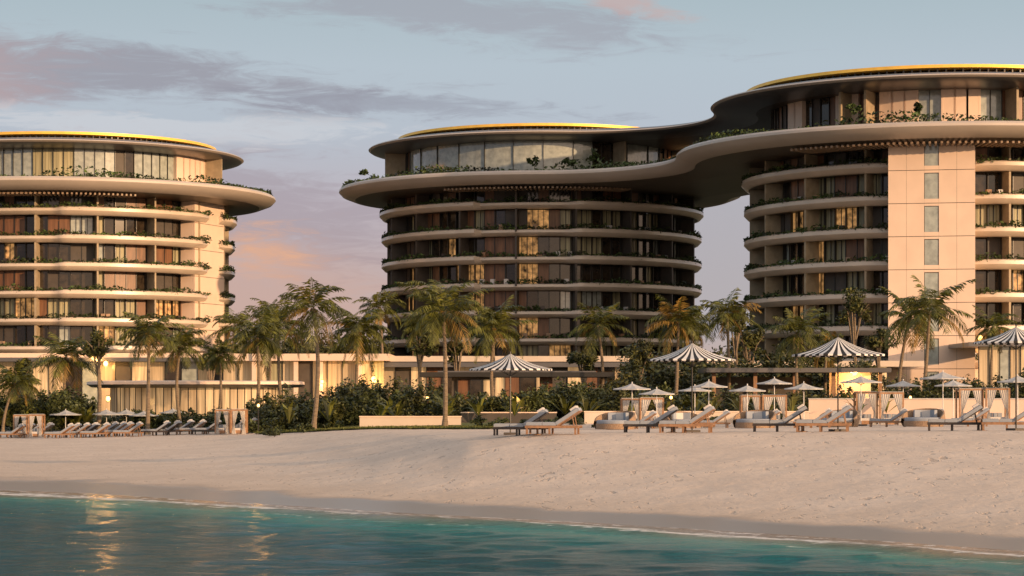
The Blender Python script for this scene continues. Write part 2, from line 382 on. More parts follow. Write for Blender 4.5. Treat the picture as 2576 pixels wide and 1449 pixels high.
    if wall:
        th,hw,rf=wall[:3]; wb=MB(); t=R(th)
        def loc(x,d,z): return (c[0]+d*math.sin(t)+x*math.cos(t),c[1]-d*math.cos(t)+x*math.sin(t),z)
        top=28.9+dz; zb=[0.5]+[Z[k]-.55 for k in range(6,-1,-1)]+[top]
        wb.box(loc(0,rf-2.6,top/2),(2*hw-.1,5,top-.05),'dwall',rz=t)
        for i in range(len(zb)-1):
            a,b_=zb[i]+.03,zb[i+1]-.03; m=(a+b_)/2; hgt=b_-a
            if len(wall)>3:
                for x0,x1 in((-hw,-hw/2-.35),(-hw/2-.33,-.72),(.72,hw/2+.33),(hw/2+.35,hw)):
                    wb.box(loc((x0+x1)/2,rf-.15,m),(x1-x0,.3,hgt),'wall',rz=t)
                wb.box(loc(0,rf-.15,a+.2),(1.42,.3,.4),'wall',rz=t)
                wb.box(loc(0,rf-.15,b_-.12),(1.42,.3,.24),'wall',rz=t)
                wb.box(loc(0,rf-.07,m),(1.36,.06,hgt-.64),'glassl',rz=t)
                wb.box(loc(-.69,rf-.06,m+.08),(.05,.12,hgt-.66),'frame',rz=t); wb.box(loc(.69,rf-.06,m+.08),(.05,.12,hgt-.66),'frame',rz=t)
            else:
                wb.box(loc(0,rf-.15,m),(2*hw,.3,hgt),'wall',rz=t)
            for sx in(-1,1): wb.box(loc(sx*(hw-.1),rf-2.7,m),(.22,4.75,hgt),'wall',rz=t)
        wb.obj('stair_core_wall',E)
    return E
CC=(WX(1362,294),294.); CR=(WX(2350,248),248.); CL=(WX(180,290),290.)
TC=tower('hotel_tower',CC,0,[(-180,180)],None,[(-180,0,1),(-24,0,1),(-22.5,-.85,.78),(8,-.7,.78),(12,0,1),(180,0,1)],3,
   [(-72,18,'glassl'),(18,30,'glassd'),(30,50,'glassl')])
TR=tower('hotel_tower',CR,0,[(.4,337.5)],(-11.2,4.25,22.9,1),[(-180,0,1),(360,0,1)],8,
   [(-68,-60,'wall'),(-44,-38,'wall'),(-28,-16,'wall'),(-16,-8,'glassl'),(-8,4,'wall'),(12,18,'wood')],'bright')
TL=tower('hotel_tower',CL,-1.05,[(-180,67),(77,179)],(70,3.9,19.75),[(-180,-.5,.82),(6,-.5,.82),(7.5,.1,1),(180,0,1)],5,
   [(56,88,'wall'),(-20,-4,'glassl'),(14,26,'glassl'),(36,56,'glassl'),(-4,10,'curtain')],'bright')
def plant_ol(mb,ol,off,z,per,hgt,seed,size=.24,k='planter'):
    P=np.array([p for p,q in ol]); Nn=np.array([q for p,q in ol]); n=len(ol)
    N=per*n; i=rng.uniform(0,n,N); a=i.astype(int)%n; f=(i-np.floor(i))[:,None]; b_=(a+1)%n
    dens=np.clip(.5+.4*np.sin(i*.35+seed)+.45*np.sin(i*.25+seed*2),0.08,1.2)
    keep=rng.uniform(0,1,N)<.35+.65*dens; p=P[a]*(1-f)+P[b_]*f+Nn[a]*(off-rng.uniform(0,1.1,N))[:,None]
    zz=z+rng.uniform(0,1,N)*hgt*(.3+dens)
    Q=np.column_stack([p,zz])[keep]; mb.quads(leaves(Q,size),k)
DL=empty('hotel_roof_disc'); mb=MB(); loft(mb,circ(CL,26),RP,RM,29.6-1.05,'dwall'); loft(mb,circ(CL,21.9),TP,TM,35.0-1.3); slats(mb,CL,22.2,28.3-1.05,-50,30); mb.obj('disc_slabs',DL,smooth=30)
roofpack(DL,CL,18.4,36.1-1.3,'left')
mb=MB(); plant_ol(mb,circ(CL,26),-.45,29.95-1.05,40,.6,1,.2); plant_ol(mb,circ(CL,26),-2.0,30.0-1.05,18,1.0,2,.26); mb.obj('disc_planting',DL)
DJ=empty('sky_bridge_deck'); mb=MB(); OR=joined(CC,26.2,CR,28.2,16); OT=joined(CC,22.4,CR,24.4,15)
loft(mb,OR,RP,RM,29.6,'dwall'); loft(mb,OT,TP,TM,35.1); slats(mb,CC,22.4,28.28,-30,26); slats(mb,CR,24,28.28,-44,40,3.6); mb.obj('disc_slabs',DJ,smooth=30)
roofpack(DJ,CC,18.6,36.25,'centre'); roofpack(DJ,CR,20.6,36.35,'right')
mb=MB(); plant_ol(mb,OR,-.45,29.98,40,.6,4,.2); plant_ol(mb,OR,-2.2,30.05,20,1.0,5,.26)
for px,py,D,r in((925,432,285,1.0),(1500,395,270,1.0),(1345,402,270,.8),(1430,403,270,.7),(2150,272,228,.7),(2310,272,226,.6)):
    mb.quads(leaves(blob((WX(px,D),D,WZ(py,D)),(r*1.2,r,r),260,6),.2),'planter')
mb.obj('disc_planting',DJ)
# ------------------------------------------------------------------ podium & pavilions
def glasswall(mb,x0,x1,y,z0,z1,seq,st=1.4):
    x=x0;i=0
    while x<x1-.01:
        xe=min(x+st,x1); mb.face([(x,y,z0),(xe,y,z0),(xe,y,z1),(x,y,z1)],seq[i%len(seq)])
        mb.box((x,y-.06,(z0+z1)/2),(.08,.16,z1-z0),'frame'); x=xe;i+=1
PB=empty('podium_building')
mb=MB()
D=243
mb.box((WX(760,D),D+8,WZ(899,D)),(WX(980,D)-WX(540,D),18,.75),'wall')
glasswall(mb,WX(560,D),WX(965,D),D+.5,1.2,WZ(908,D),['curtaing','curtaing','glow','curtain','curtaing','dwall','curtaing'],1.6)
for px in(640,745,808,905): mb.box((WX(px,D),D-.2,4.2),(.45,.5,6.6),'wall')
mb.box((WX(270,D),D+12,WZ(893,D)),(WX(560,D)-WX(-60,D),20,.5),'wall')
mb.box((WX(270,D),D+11,WZ(904,D)),(WX(560,D)-WX(-60,D)+1,21,.42),'roof')
glasswall(mb,WX(-60,D),WX(560,D),D+3,1.0,WZ(910,D),['glassl','curtaing','dwall','glow','curtaing','glassd'],1.8)
D=246
mb.box((WX(1300,D),D+8,WZ(903,D)),(WX(1660,D)-WX(930,D),18,.6),'band')
mb.box((WX(1300,D),D+7,WZ(918,D)),(WX(1640,D)-WX(950,D),18,.5),'roof')
glasswall(mb,WX(955,D),WX(1640,D),D,1.0,WZ(924,D),['curtaing','dwall','glow','wood','glassd'],1.7)
D=215
mb.box((WX(2050,D),D+6,WZ(915,D)),(WX(2240,D)-WX(1690,D),12,.55),'band')
glasswall(mb,WX(1700,D),WX(2235,D),D+1,1.0,WZ(922,D),['curtaing','dwall','wood','glow'],1.7)
mb.box((WX(2530,D),D+5,WZ(866,D)),(7,10,.4),'roof'); glasswall(mb,WX(2470,D),WX(2620,D),D+1.5,1.0,WZ(871,D),['curtaing','glow','glassl'],1.0)
mb.obj('podium_block',PB)
PV=empty('garden_pavilion'); mb=MB(); D=192; c=(WX(468,D),D+6); 
def ov(a,b_,n=96):
    o=[]
    for i in range(n):
        t=2*math.pi*i/n; p=(c[0]+a*math.cos(t),c[1]+b_*math.sin(t)); q=Vector((math.cos(t)/a,math.sin(t)/b_)).normalized(); o.append((p,(q.x,q.y)))
    return o
loft(mb,ov(9.5,6.2),[(-.6,.3),(-.05,.22),(0,-.02),(-.4,-.26),(-1.5,-.32)],['wall','wall','roof','soffit'],WZ(966,D),'wall')
o=ov(7.4,4.6,64)
for i in range(64):
    p,q=o[i]; p2,_=o[(i+1)%64]; zt=WZ(974,D); mb.face([(p[0],p[1],.8),(p2[0],p2[1],.8),(p2[0],p2[1],zt),(p[0],p[1],zt)],['curtaing','glow','glow','curtaing','glow','curtaing'][i%6])
    mb.box((p[0],p[1],(zt+.8)/2),(.07,.07,zt-.8),'frame')
mb.obj('pavilion_shell',PV,smooth=30)
BC=empty('beach_bar'); mb=MB(); D=176
mb.box((WX(1300,D),D+4,WZ(942,D)),(WX(1545,D)-WX(1055,D),8,.36),'frame')
mb.box((WX(1300,D),D+3.9,WZ(935,D)),(WX(1500,D)-WX(1100,D),6,.14),'roof')
mb.box((WX(1187,D),D+3.5,3.0),(WX(1240,D)-WX(1136,D),4,3.7),'dwall')
glasswall(mb,WX(1150,D),WX(1236,D),D+1.4,1.2,4.6,['wood','glassd','glow'],1.0)
mb.box((WX(1375,D),D+3,3),(1.0,1,3.8),'wood'); mb.box((WX(1080,D),D+2,3),(.25,.25,3.8),'frame'); mb.box((WX(1525,D),D+2,3),(.25,.25,3.8),'frame')
mb.box((WX(1450,D),D+5,2.6),(4,.3,2.6),'dwall')
mb.obj('bar_shell',BC)
BR=empty('pool_bar'); mb=MB(); D=172
mb.box((WX(2010,D),D+4,WZ(931,D)),(WX(2245,D)-WX(1780,D),8,.34),'roof')
mb.box((WX(2160,D),D+4.5,3.4),(WX(2215,D)-WX(2108,D),.3,4.0),'wall'); 
for px in(1800,1905,2005,2104,2222): mb.box((WX(px,D),D+1.5,3.2),(.28,.28,4.1),'teak')
mb.box((WX(1935,D),D+6,3),(8,.3,3.6),'dwall'); mb.box((WX(2160,D),D+1.8,2.2),(2.8,.6,1.1),'teak')
mb.obj('bar_shell',BR)
def wallobj(name,px0,px1,D,h,k='wall',D2=None,cap=True):
    D2=D2 or D; x0,x1=WX(px0,D),WX(px1,D2); L=math.hypot(x1-x0,D2-D); rz=math.atan2(D2-D,x1-x0); zc=min(gz(x0,D),gz(x1,D2))
    mb=MB(); mb.box(((x0+x1)/2,(D+D2)/2,zc-.3+(h+.3)/2),(L,.3,h+.3),k,rz=rz)
    if cap: mb.box(((x0+x1)/2,(D+D2)/2,zc+h+.035),(L+.06,.4,.07),'wall' if k!='wall' else 'cushl',rz=rz)
    return mb.obj(name)
wallobj('garden_wall',905,1160,143,.72,'band')
wallobj('garden_wall',1160,1400,150,.7,'dwall')
wallobj('terrace_wall',2035,2720,150,1.45,D2=146)
wallobj('terrace_wall',1470,2035,147,.75,'band')
# lawn
mb=MB(); xs=np.linspace(WX(640,146),WX(1245,128),60)
def lawnlim(x): return np.interp(x,[-17,-12,-6,-1],[147,138.5,133,131])
rows=[]
for x in xs:
    y0=float(lawnlim(x)); rows.append([(x,y,gz(x,y)+.06) for y in np.linspace(y0,y0+24,8)])
mb.grid(rows,'lawn'); P=[]
for _ in range(9000):
    x=random.uniform(xs[0],xs[-1]); y=float(lawnlim(x))+abs(random.gauss(0,2.5))-.25; P.append((x,y,gz(x,y)+.1))
mb.quads(leaves(np.array(P),.09,0,.25),'lawn'); mb.obj('lawn')
# ------------------------------------------------------------------ vegetation
def palm(px,pyc,D,rpx,pxb=None,seed=0,dry=.2,nf=27):
    rs=random.Random(seed+50); xb=WX(pxb if pxb is not None else px,D); z0=gz(xb,D)-.1; xt=WX(px,D); zt=WZ(pyc,D)
    L=rpx*D/F*1.45*rs.uniform(.93,1.08); mb=MB(); h=zt-z0; pts=[];rad=[]
    bend=rs.uniform(-.35,.35); lean=rs.uniform(-.5,.5)
    for i in range(11):
        t=i/10; pts.append((xb+(xt-xb)*t**1.5+bend*math.sin(math.pi*t),D+.3*math.sin(2.2*t+seed),z0+h*t)); rad.append((.16-.07*t+(.09 if i==0 else 0)+(.03 if i==10 else 0))*(h/7)**.35)
    mb.tube(pts,rad,'bark',9)
    top=np.array(pts[-1]); Q=[];Qd=[]; nf=nf+rs.randint(-4,4)
    for i in range(nf):
        az=i*2.399+rs.uniform(-.5,.5); el=R(82-112*(i/nf)**1.0+rs.uniform(-14,14)+10*lean*math.cos(az)); ln=L*rs.uniform(.75,1.18)*(.8 if i<3 else 1)
        droop=rs.uniform(.5,1.35); n=12; p=top.copy(); d_el=el; isd=(i>nf*.85 and rs.random()<.3+dry) or rs.random()<dry*.2
        side=np.array([-math.sin(az),math.cos(az),0]); tw=rs.uniform(-.5,.5); path=[p.copy()]; dirs=[]
        for j in range(n):
            d=np.array([math.cos(az)*math.cos(d_el),math.sin(az)*math.cos(d_el),math.sin(d_el)]); dirs.append(d); p=p+d*ln/n; path.append(p.copy())
            d_el-=droop*(1.1+1.6*j/n)/n*(1 if d_el>-1.35 else 0)
        for j in range(n):
            w=.024; Q.append([path[j]-side*w,path[j]+side*w,path[j+1]+side*w*.7,path[j+1]-side*w*.7])
            for sub in(0.,.5):
                t=(j+sub+.3)/n
                if t<.12: continue
                lf=L*.28*math.sin(math.pi*min(1,(t*.86+.16)))**.6*rs.uniform(.7,1.2)
                b0=path[j]*(1-sub)+path[j+1]*sub; d=dirs[j]; nrm=np.cross(side,d)
                for s in(-1,1):
                    dr=side*s*.78+d*.62+nrm*s*tw*.5-np.array([0,0,.10+.45*rs.random()]); dr/=np.linalg.norm(dr)
                    wv=d*(.022+.032*L/2.6); m=b0+dr*lf*.45; tip=b0+dr*lf-np.array([0,0,.18*lf]); 
                    (Qd if isd else Q).append([b0-wv*.5,m-wv,tip,m+wv])
    mb.quads(np.array(Q),'palm')
    if Qd: mb.quads(np.array(Qd),'palm2')
    mb.quads(leaves(blob(top-np.array([0,0,.15]),(.28,.28,.3),60,4),.12),'palm2')
    return mb.obj('palm_tree')
PL=[(165,900,178,76,165),(375,842,158,78,370),(455,872,172,60,455),(648,850,172,74,640),(702,820,182,75,716),(787,775,142,85,788),
(900,835,176,72,893),(1115,785,136,100,1119),(1243,830,160,76,1244),(1503,820,178,68,1508),(1706,812,170,72,1698),(1830,792,176,70,1833),
(2010,838,172,72,2013),(2290,800,168,80,2262),(2338,782,160,92,2322),(2497,825,190,52,2497),(40,965,172,62,8),(552,895,190,46,550),(955,775,262,50,955),
(590,820,255,52,590),(2080,870,180,45,2082),(680,790,240,48,676),(1740,830,196,50,1745),(1060,825,200,60,1056)]
for i,p in enumerate(PL): palm(*p,seed=i,dry=.1+.35*((i*7)%5==0))
def tree(px,py,D,rw,rh,seed,k='leafd',n=1500):
    x=WX(px,D); z0=gz(x,D)-.1; z=WZ(py,D); s=D/F; mb=MB(); rs=random.Random(seed)
    mb.tube([(x,D,z0),(x+.1,D,z0+(z-z0)*.4),(x,D,z-rh*s*.3)],[.2,.15,.08],'bark')
    for i in range(6):
        a=rs.uniform(0,6.28); mb.tube([(x,D,z0+(z-z0)*rs.uniform(.4,.65)),(x+math.cos(a)*rw*s*.35,D+math.sin(a)*rw*s*.35,z-rh*s*.2),(x+math.cos(a)*rw*s*.7,D+math.sin(a)*rw*s*.7,z+rs.uniform(0,.4)*rh*s)],[.09,.06,.02],'bark',5)
    mb.quads(leaves(blob((x,D,z),(rw*s,rw*s,rh*s),n,16,.34),.16),k); return mb.obj('tree')
for i,t in enumerate([(248,865,176,48,42),(1055,860,190,48,38),(2150,775,196,52,50),(1850,800,188,44,50),(1610,900,190,45,45),(1885,860,200,55,40),(2210,860,196,45,40),(1470,905,190,50,35),(530,905,200,40,34),(1150,880,200,40,36),(2075,905,186,48,38),(1240,800,210,40,40),(1950,900,196,48,36),(60,935,196,40,40)]): tree(*t,seed=i)
mb=MB(); rs=random.Random(4)
def shrub(px,pytop,D,r,n=None,k='leaf',size=.13):
    x=WX(px,D); z0=gz(x,D); zt=WZ(pytop,D); h=max(.5,(zt-z0)); n=n or int(240+190*h*r)
    mb.quads(leaves(blob((x,D,z0+h*.5),(r,r,h*.62),n,11,.42),size),k)
for i in range(230):
    px=rs.uniform(640,1560); D=rs.uniform(152,172)
    top=np.interp(px,[640,760,860,1000,1100,1180,1400,1560],[1005,995,970,955,975,1010,975,960])+rs.uniform(-15,55)
    shrub(px,top,D,rs.uniform(.7,1.5),k=rs.choice(['leaf','leaf','leafd']))
for i in range(95):
    px=rs.uniform(1540,2250); shrub(px,rs.uniform(970,1030),rs.uniform(150,168),rs.uniform(.7,1.4),k=rs.choice(['leaf','leaf','leafd']))
for i in range(40):
    px=rs.uniform(2240,2640); shrub(px,rs.uniform(935,985),rs.uniform(153,168),rs.uniform(.8,1.4))
for i in range(75):
    px=rs.uniform(-60,230) if i<45 else rs.uniform(230,660); shrub(px,rs.uniform(965,1035) if i<45 else rs.uniform(1030,1048),rs.uniform(172,184),rs.uniform(.8,1.4))
for i in range(60):
    px=rs.uniform(600,2250); D=rs.uniform(132,146); 
    if 880<px<1180 : continue
    shrub(px,1000+(HC-gz(WX(px,D),D)-rs.uniform(.3,.7))*F/D,D,rs.uniform(.4,.8),260,size=.09)
for i in range(70):
    px=rs.uniform(540,1000); shrub(px,rs.uniform(840,885),rs.uniform(264,276),rs.uniform(1.6,2.6),600,'leafd',.22)
for i in range(90):
    px=rs.uniform(1560,2250); shrub(px,rs.uniform(870,940),rs.uniform(182,208),rs.uniform(1.2,2.2),600,'leafd',.18)
mb.obj('garden_shrubs')
mb=MB(); Q=[]
for i in range(80):
    px=rs.choice([rs.uniform(640,1560),rs.uniform(1560,2250),rs.uniform(-20,230)]); D=rs.uniform(146,158) if px>600 else 173; x=WX(px,D); z=gz(x,D)
    for j in range(9):
        a=rs.uniform(0,6.28); e_=rs.uniform(.6,1.4); ln=rs.uniform(.9,1.8); d=np.array([math.cos(a)*math.cos(e_),math.sin(a)*math.cos(e_),math.sin(e_)]); s_=np.array([-math.sin(a),math.cos(a),0])*.15
        p0=np.array([x,D,z+.5]); m=p0+d*ln*.7; tip=p0+d*ln+np.array([math.cos(a)*.35,math.sin(a)*.35,-.1]); Q.append([p0,m-s_,tip,m+s_])
mb.quads(np.array(Q),'palm'); mb.obj('tropical_plants')
mb=MB()
for i in range(120):
    D=rs.uniform(330,380); px=rs.uniform(-300,2900); top=rs.uniform(800,860) if 500<px<1000 else rs.uniform(830,880); x=WX(px,D); h=WZ(top,D)-1.5
    mb.quads(leaves(blob((x,D,1.5+h*.5),(4.5,4,h*.6),700,16,.35),.48),'leafd')
mb.obj('distant_trees')
# ------------------------------------------------------------------ furniture
def cone_canopy(mb,c,r,h,nseg,k,sag=.12,z=0,ribs=8):
    rows=[]
    for i in range(nseg+1):
        a=2*math.pi*i/nseg; ph=(a*ribs/(2*math.pi))%1; edge=1-(.5-abs(ph-.5))*2*(1-math.cos(math.pi/ribs))*1.0
        row=[]
        for j in range(6):
            t=j/5; rr=r*t*edge; zz=z+h*(1-t)-sag*math.sin(math.pi*t)-.03*math.sin(math.pi*ph)*t
            row.append((c[0]+rr*math.cos(a),c[1]+rr*math.sin(a),zz))
        rr=r*edge; row.append((c[0]+rr*math.cos(a),c[1]+rr*math.sin(a),z-.07)); rows.append(row)
    for i in range(nseg):
        kk=k[i%len(k)]; mb.grid([rows[i],rows[i+1]],kk)
def parasol(px,D,ptop,hw,striped=True,rot=0):
    x=WX(px,D); z0=gz(x,D); zt=WZ(ptop,D); r=hw*D/F; mb=MB(); h=r*(.36 if striped else .28)
    cone_canopy(mb,(0,0),r,h,64 if striped else 32,['black','white'] if striped else ['umb'],sag=.05*r,z=zt-h-z0)
    mb.tube([(0,0,-.1),(0,0,(zt-z0)/2),(0,0,zt-z0+.08)],.026,'frame' if striped else 'white',8)
    mb.box((0,0,.05),(.5,.5,.08),'dwall')
    for i in range(8):
        a=i*math.pi/4; mb.tube([(0,0,zt-z0-h*1.5),(r*.55*math.cos(a),r*.55*math.sin(a),zt-z0-h*.62)],.01,'frame',4)
    o=mb.obj('striped_beach_umbrella' if striped else 'beach_umbrella',loc=(x,D,z0),smooth=30); o.rotation_euler=(0,0,rot); return o
for i,(px,D,pt,hw) in enumerate(((1284,84,890,105),(1741,82,863,113),(2108,81,848,121),(2556,80,822,106))): parasol(px,D,pt,hw,rot=.17*i)
for i,(px,D,pt,hw) in enumerate(((1590,128,964,49),(1652,122,977,46),(1748,135,970,42),(1783,126,958,50),(1880,124,969,46),(1948,134,951,46),(2022,126,963,50),(2166,128,946,52),(2272,130,957,46),(2372,128,935,58),(2398,136,956,48),(2560,126,945,52))): parasol(px,D,pt,hw,False,.2+.3*i)
for px,D,pt,hw in((165,172,1031,40),(200,176,1036,36),(268,174,1030,42),(318,178,1030,40),(362,174,1034,38),(435,176,1028,34)): parasol(px,D,pt,hw,False,.2)
def lounger_mesh(dark):
    mb=MB(); w=.68; f='dteak' if dark else 'teak'; cu='cush'
    for y in(-w/2,w/2): mb.box((0,y,.27),(1.98,.05,.09),f); 
    for x in(-.93,-.1,.85):
        for y in(-w/2+.03,w/2-.03): mb.box((x,y,.12),(.07,.055,.24),f)
    for i in range(14): mb.box((-.94+i*.145,0,.295),(.09,w-.05,.03),f)
    for x0,x1 in((-.96,-.38),(-.36,.14)):
        mb.box(((x0+x1)/2,0,.37),(x1-x0,w-.04,.10),cu); mb.box(((x0+x1)/2,0,.425),(x1-x0-.06,w-.1,.03),cu)
    a=R(33); L=.98; cx=.14+math.cos(a)*L/2; cz=.36+math.sin(a)*L/2
    mb.box((cx+.04,0,cz-.05),(L,w-.06,.04),f,ry=-a); mb.box((cx,0,cz+.02),(L,w-.04,.12),cu,ry=-a); mb.box((cx-.01,0,cz+.08),(L-.08,w-.1,.03),cu,ry=-a)
    mb.box((.14+math.cos(a)*.82-.07,0,.36+math.sin(a)*.82+.12),(.24,w-.16,.1),'cushl',ry=-a)
    for y in(-.25,.25): mb.tube([(.8,y,.29),(.72,y,.70)],.02,f,5)
    o=mb.obj('_tmp'); me=o.data; bpy.data.objects.remove(o); me.name='sun_lounger'; return me
LM=[lounger_mesh(True),lounger_mesh(False)]
def lounger(px,D,rz,v=0,s=1.):
    x=WX(px,D); o=bpy.data.objects.new('sun_lounger',LM[v]); SC.collection.objects.link(o); o.location=(x,D,gz(x,D)); o.rotation_euler=(0,0,rz); o.scale=(s,s,s)
for a,b_ in((1310,1393),(1637,1728),(1962,2072),(2402,2540)):
    lounger(a,81.8,R(-9),0,.98); lounger(b_,80.4,R(-12),1,.98)
for px,D in((1605,118),(1745,112),(1790,118),(1915,116),(2045,112),(2100,118),(2235,114),(2440,112),(2330,122)): lounger(px,D,R(-14),1,.95)
for px in(28,52,75,100): lounger(px,158+rs.uniform(-1,3),R(-12),rs.randint(0,1))
for px in(150,168,192,214,240,262,284,300,322,392,420,452,482,520,555,585,612): lounger(px,155+rs.uniform(-1.5,3),R(-12+rs.uniform(-5,5)),rs.randint(0,1))
def table(px,D):
    x=WX(px,D); mb=MB(); mb.tube([(0,0,0),(0,0,.02),(0,0,.04),(0,0,.4)],[.2,.2,.04,.04],'teak',12); mb.tube([(0,0,.4),(0,0,.44)],[.26,.26],'teak',16); mb.obj('side_table',loc=(x,D,gz(x,D)))
for px in(1352,1690,2018,2470): table(px,81.1)
def cabana(px0,px1,D,ptop):
    x=WX((px0+px1)/2,D); w=(px1-px0)*D/F; z0=gz(x,D); h=WZ(ptop,D)-z0; d=w*.8; mb=MB(); p=.09
    for sx in(-1,1):
        for sy in(-1,1): mb.box((sx*(w/2-p/2),sy*(d/2-p/2),h/2),(p,p,h-.2),'teak')
    for sy in(-1,1): mb.box((0,sy*(d/2-p/2),h-.05),(w,p+.02,.1),'teak')
    for sx in(-1,1): mb.box((sx*(w/2-p/2),0,h-.05),(p+.02,d-2*p-.04,.098),'teak')
    for i in range(7): mb.box((-w/2+w*(i+1)/8,0,h-.04),(.05,d-2*p-.03,.05),'teak')
    mb.box((0,0,h+.025),(w-.1,d-.1,.03),'umb')
    def curt(xa,xtie,y):
        rows=[]
        for i in range(13):
            s=i/12; row=[]
            for j in range(11):
                t=j/10; full=xa[0]+(xa[1]-xa[0])*s; tie=xtie+(s-.5)*.1; bot=xtie+(s-.5)*.30
                k=(1-min(1,t/.6))**.8 if t<.6 else 0; xx=tie+(full-tie)*k if t<.6 else tie+(bot-tie)*((t-.6)/.4)
                row.append((xx,y+.035*math.sin(s*26)*(.4+.6*(1-t*.3)),h-.1-(h-.16)*t))
            rows.append(row)
        mb.grid(rows,'curt')
    curt((-w/2+.1,-.06),-w/2+.18,-d/2-.01); curt((.06,w/2-.1),w/2-.18,-d/2-.01)
    mb.box((0,0,.2),(w*.75,d*.7,.22),'teak'); mb.box((0,0,.38),(w*.73,d*.68,.14),'cushl')
    for i in(-1,0,1): mb.box((i*w*.2,d*.25,.55),(w*.17,.14,.26),'cush')
    mb.obj('beach_cabana',loc=(x,D,z0-.02))
for a in((1561,1612,131,1002),(1608,1669,128,1000),(1862,1912,131,994),(1915,1977,127,993),(2150,2205,131,985),(2208,2270,127,986),(2408,2470,131,977),(2474,2536,127,976),(36,72,160,1043),(74,111,158,1042),(542,580,153,1030),(583,622,151,1029)): cabana(*a)
def daybed(px,D,rz):
    x=WX(px,D); mb=MB(); rows=[]
    for i in range(29):
        a=R(-20+220*i/28); hh=.42+.5*max(0,math.sin((a+R(20))*180/220))**.7
        rows.append([(1.0*math.cos(a),.85*math.sin(a),.02),(1.1*math.cos(a),.95*math.sin(a),hh*.6),(1.06*math.cos(a),.92*math.sin(a),hh),(.98*math.cos(a),.84*math.sin(a),hh),(.95*math.cos(a),.8*math.sin(a),.3)])
    mb.grid(rows,'rattan')
    rows=[[(.97*math.cos(a),.82*math.sin(a),z) for z in(.02,.3)] for a in [R(i*10) for i in range(37)]]; mb.grid(rows,'rattan')
    rw=[]
    for a in [R(i*10) for i in range(36)]: rw.append([(r*.93*math.cos(a),r*.78*math.sin(a),z) for r,z in((1,.3),(1,.42),(.94,.47),(.02,.48))])
    mb.grid(rw,'cush',closed=True)
    for i,a in enumerate((50,90,130)): mb.box((.62*math.cos(R(a)),.55*math.sin(R(a)),.66),(.42,.16,.36),'cushl' if i%2 else 'cush',rz=R(a-90))
    mb.obj('rattan_daybed',loc=(x,D,gz(x,D)),smooth=40).rotation_euler=(0,0,rz)
for px,D,rz in((1546,112,-.6),(1898,112,-.5),(2110,116,-.6),(2322,112,-.5),(1720,124,.4)): daybed(px,D,rz)
# ------------------------------------------------------------------ lamps
def lamp(px,py,D,w,name='wall_lantern',r=.16):
    x=WX(px,D); z=WZ(py,D); E=empty(name,(x,D,z)); mb=MB()
    rows=[[(r*math.sin(t)*math.cos(a),r*math.sin(t)*math.sin(a),r*1.3*math.cos(t)) for t in [math.pi*k/8 for k in range(9)]] for a in [2*math.pi*i/12 for i in range(13)]]
    mb.grid(rows,'bulb'); mb.box((0,0,r*1.4),(r*1.3,r*1.3,.05),'frame'); mb.box((0,0,-r*1.4),(r*1.3,r*1.3,.05),'frame')
    if name=='garden_lamp':
        zg=gz(x,D); mb.tube([(0,0,zg-z-.05),(0,0,(zg-z)/2),(0,0,-r*1.4)],.04,'frame',6)
    else: mb.box((0,.3,r*1.45+.03),(.04,.6,.04),'frame')
    mb.obj('lantern',E)
    ld=bpy.data.lights.new('lantern_light','POINT'); ld.energy=w; ld.color=(1,.52,.15); ld.shadow_soft_size=.3
    lo=bpy.data.objects.new('lantern_light',ld); SC.collection.objects.link(lo); lo.parent=E; lo.location=(0,.5,-.3) if name!='garden_lamp' else (0,0,r*1.4+.3)
lamp(235,897,242,380,r=.26); lamp(266,915,243,320,r=.24); lamp(272,1003,190,90,r=.18); lamp(940,955,241.5,300,r=.28); lamp(2150,937,174.5,330,r=.2)
lamp(2466,850,215,200,r=.22); lamp(1304,1012,151,60,'garden_lamp',r=.1); lamp(810,960,241.5,130,r=.16)
lamp(1688,1000,149,140,'garden_lamp',r=.09); lamp(2290,1000,152,110,'garden_lamp',r=.09); lamp(650,1020,150,70,'garden_lamp',r=.09); lamp(1075,1000,175,90,'garden_lamp',r=.09)
# ------------------------------------------------------------------ world
W=bpy.data.worlds.new('World'); SC.world=W; W.use_nodes=True; n=W.node_tree.nodes; l=W.node_tree.links; n.clear()
az=R(48); el=R(8); ts=Vector((math.sin(az)*math.cos(el),-math.cos(az)*math.cos(el),math.sin(el)))
tc=n.new('ShaderNodeTexCoord'); D3=tc.outputs['Generated']; s=n.new('ShaderNodeSeparateXYZ'); l.new(D3,s.inputs[0]); u=s.outputs[0]; v=s.outputs[2]
rp=n.new('ShaderNodeValToRGB'); l.new(math_n(n,l,'MULTIPLY',v,4.0),rp.inputs[0]); e=rp.color_ramp
def lin(c): return tuple(((x/255)/12.92 if x<11 else ((x/255+.055)/1.055)**2.4) for x in c)+(1,)
e.elements[0].position=0; e.elements[0].color=lin((202,174,160)); e.elements[1].position=1; e.elements[1].color=lin((154,175,186))
for p_,c_ in((.2,(193,174,172)),(.34,(188,180,188)),(.47,(183,192,203)),(.58,(182,195,205)),(.72,(169,187,195))):
    q=e.elements.new(p_); q.color=lin(c_)
mp=n.new('ShaderNodeMapping'); mp.inputs['Scale'].default_value=(1,1,5.5); l.new(D3,mp.inputs[0])
na=tnoise(n,l,mp.outputs[0],9,5,.58,.4); nb=tnoise(n,l,mp.outputs[0],28,6,.68,.9)
nn=math_n(n,l,'ADD',math_n(n,l,'MULTIPLY',math_n(n,l,'SUBTRACT',na,.5),1.9),math_n(n,l,'MULTIPLY',math_n(n,l,'SUBTRACT',nb,.5),2.2))
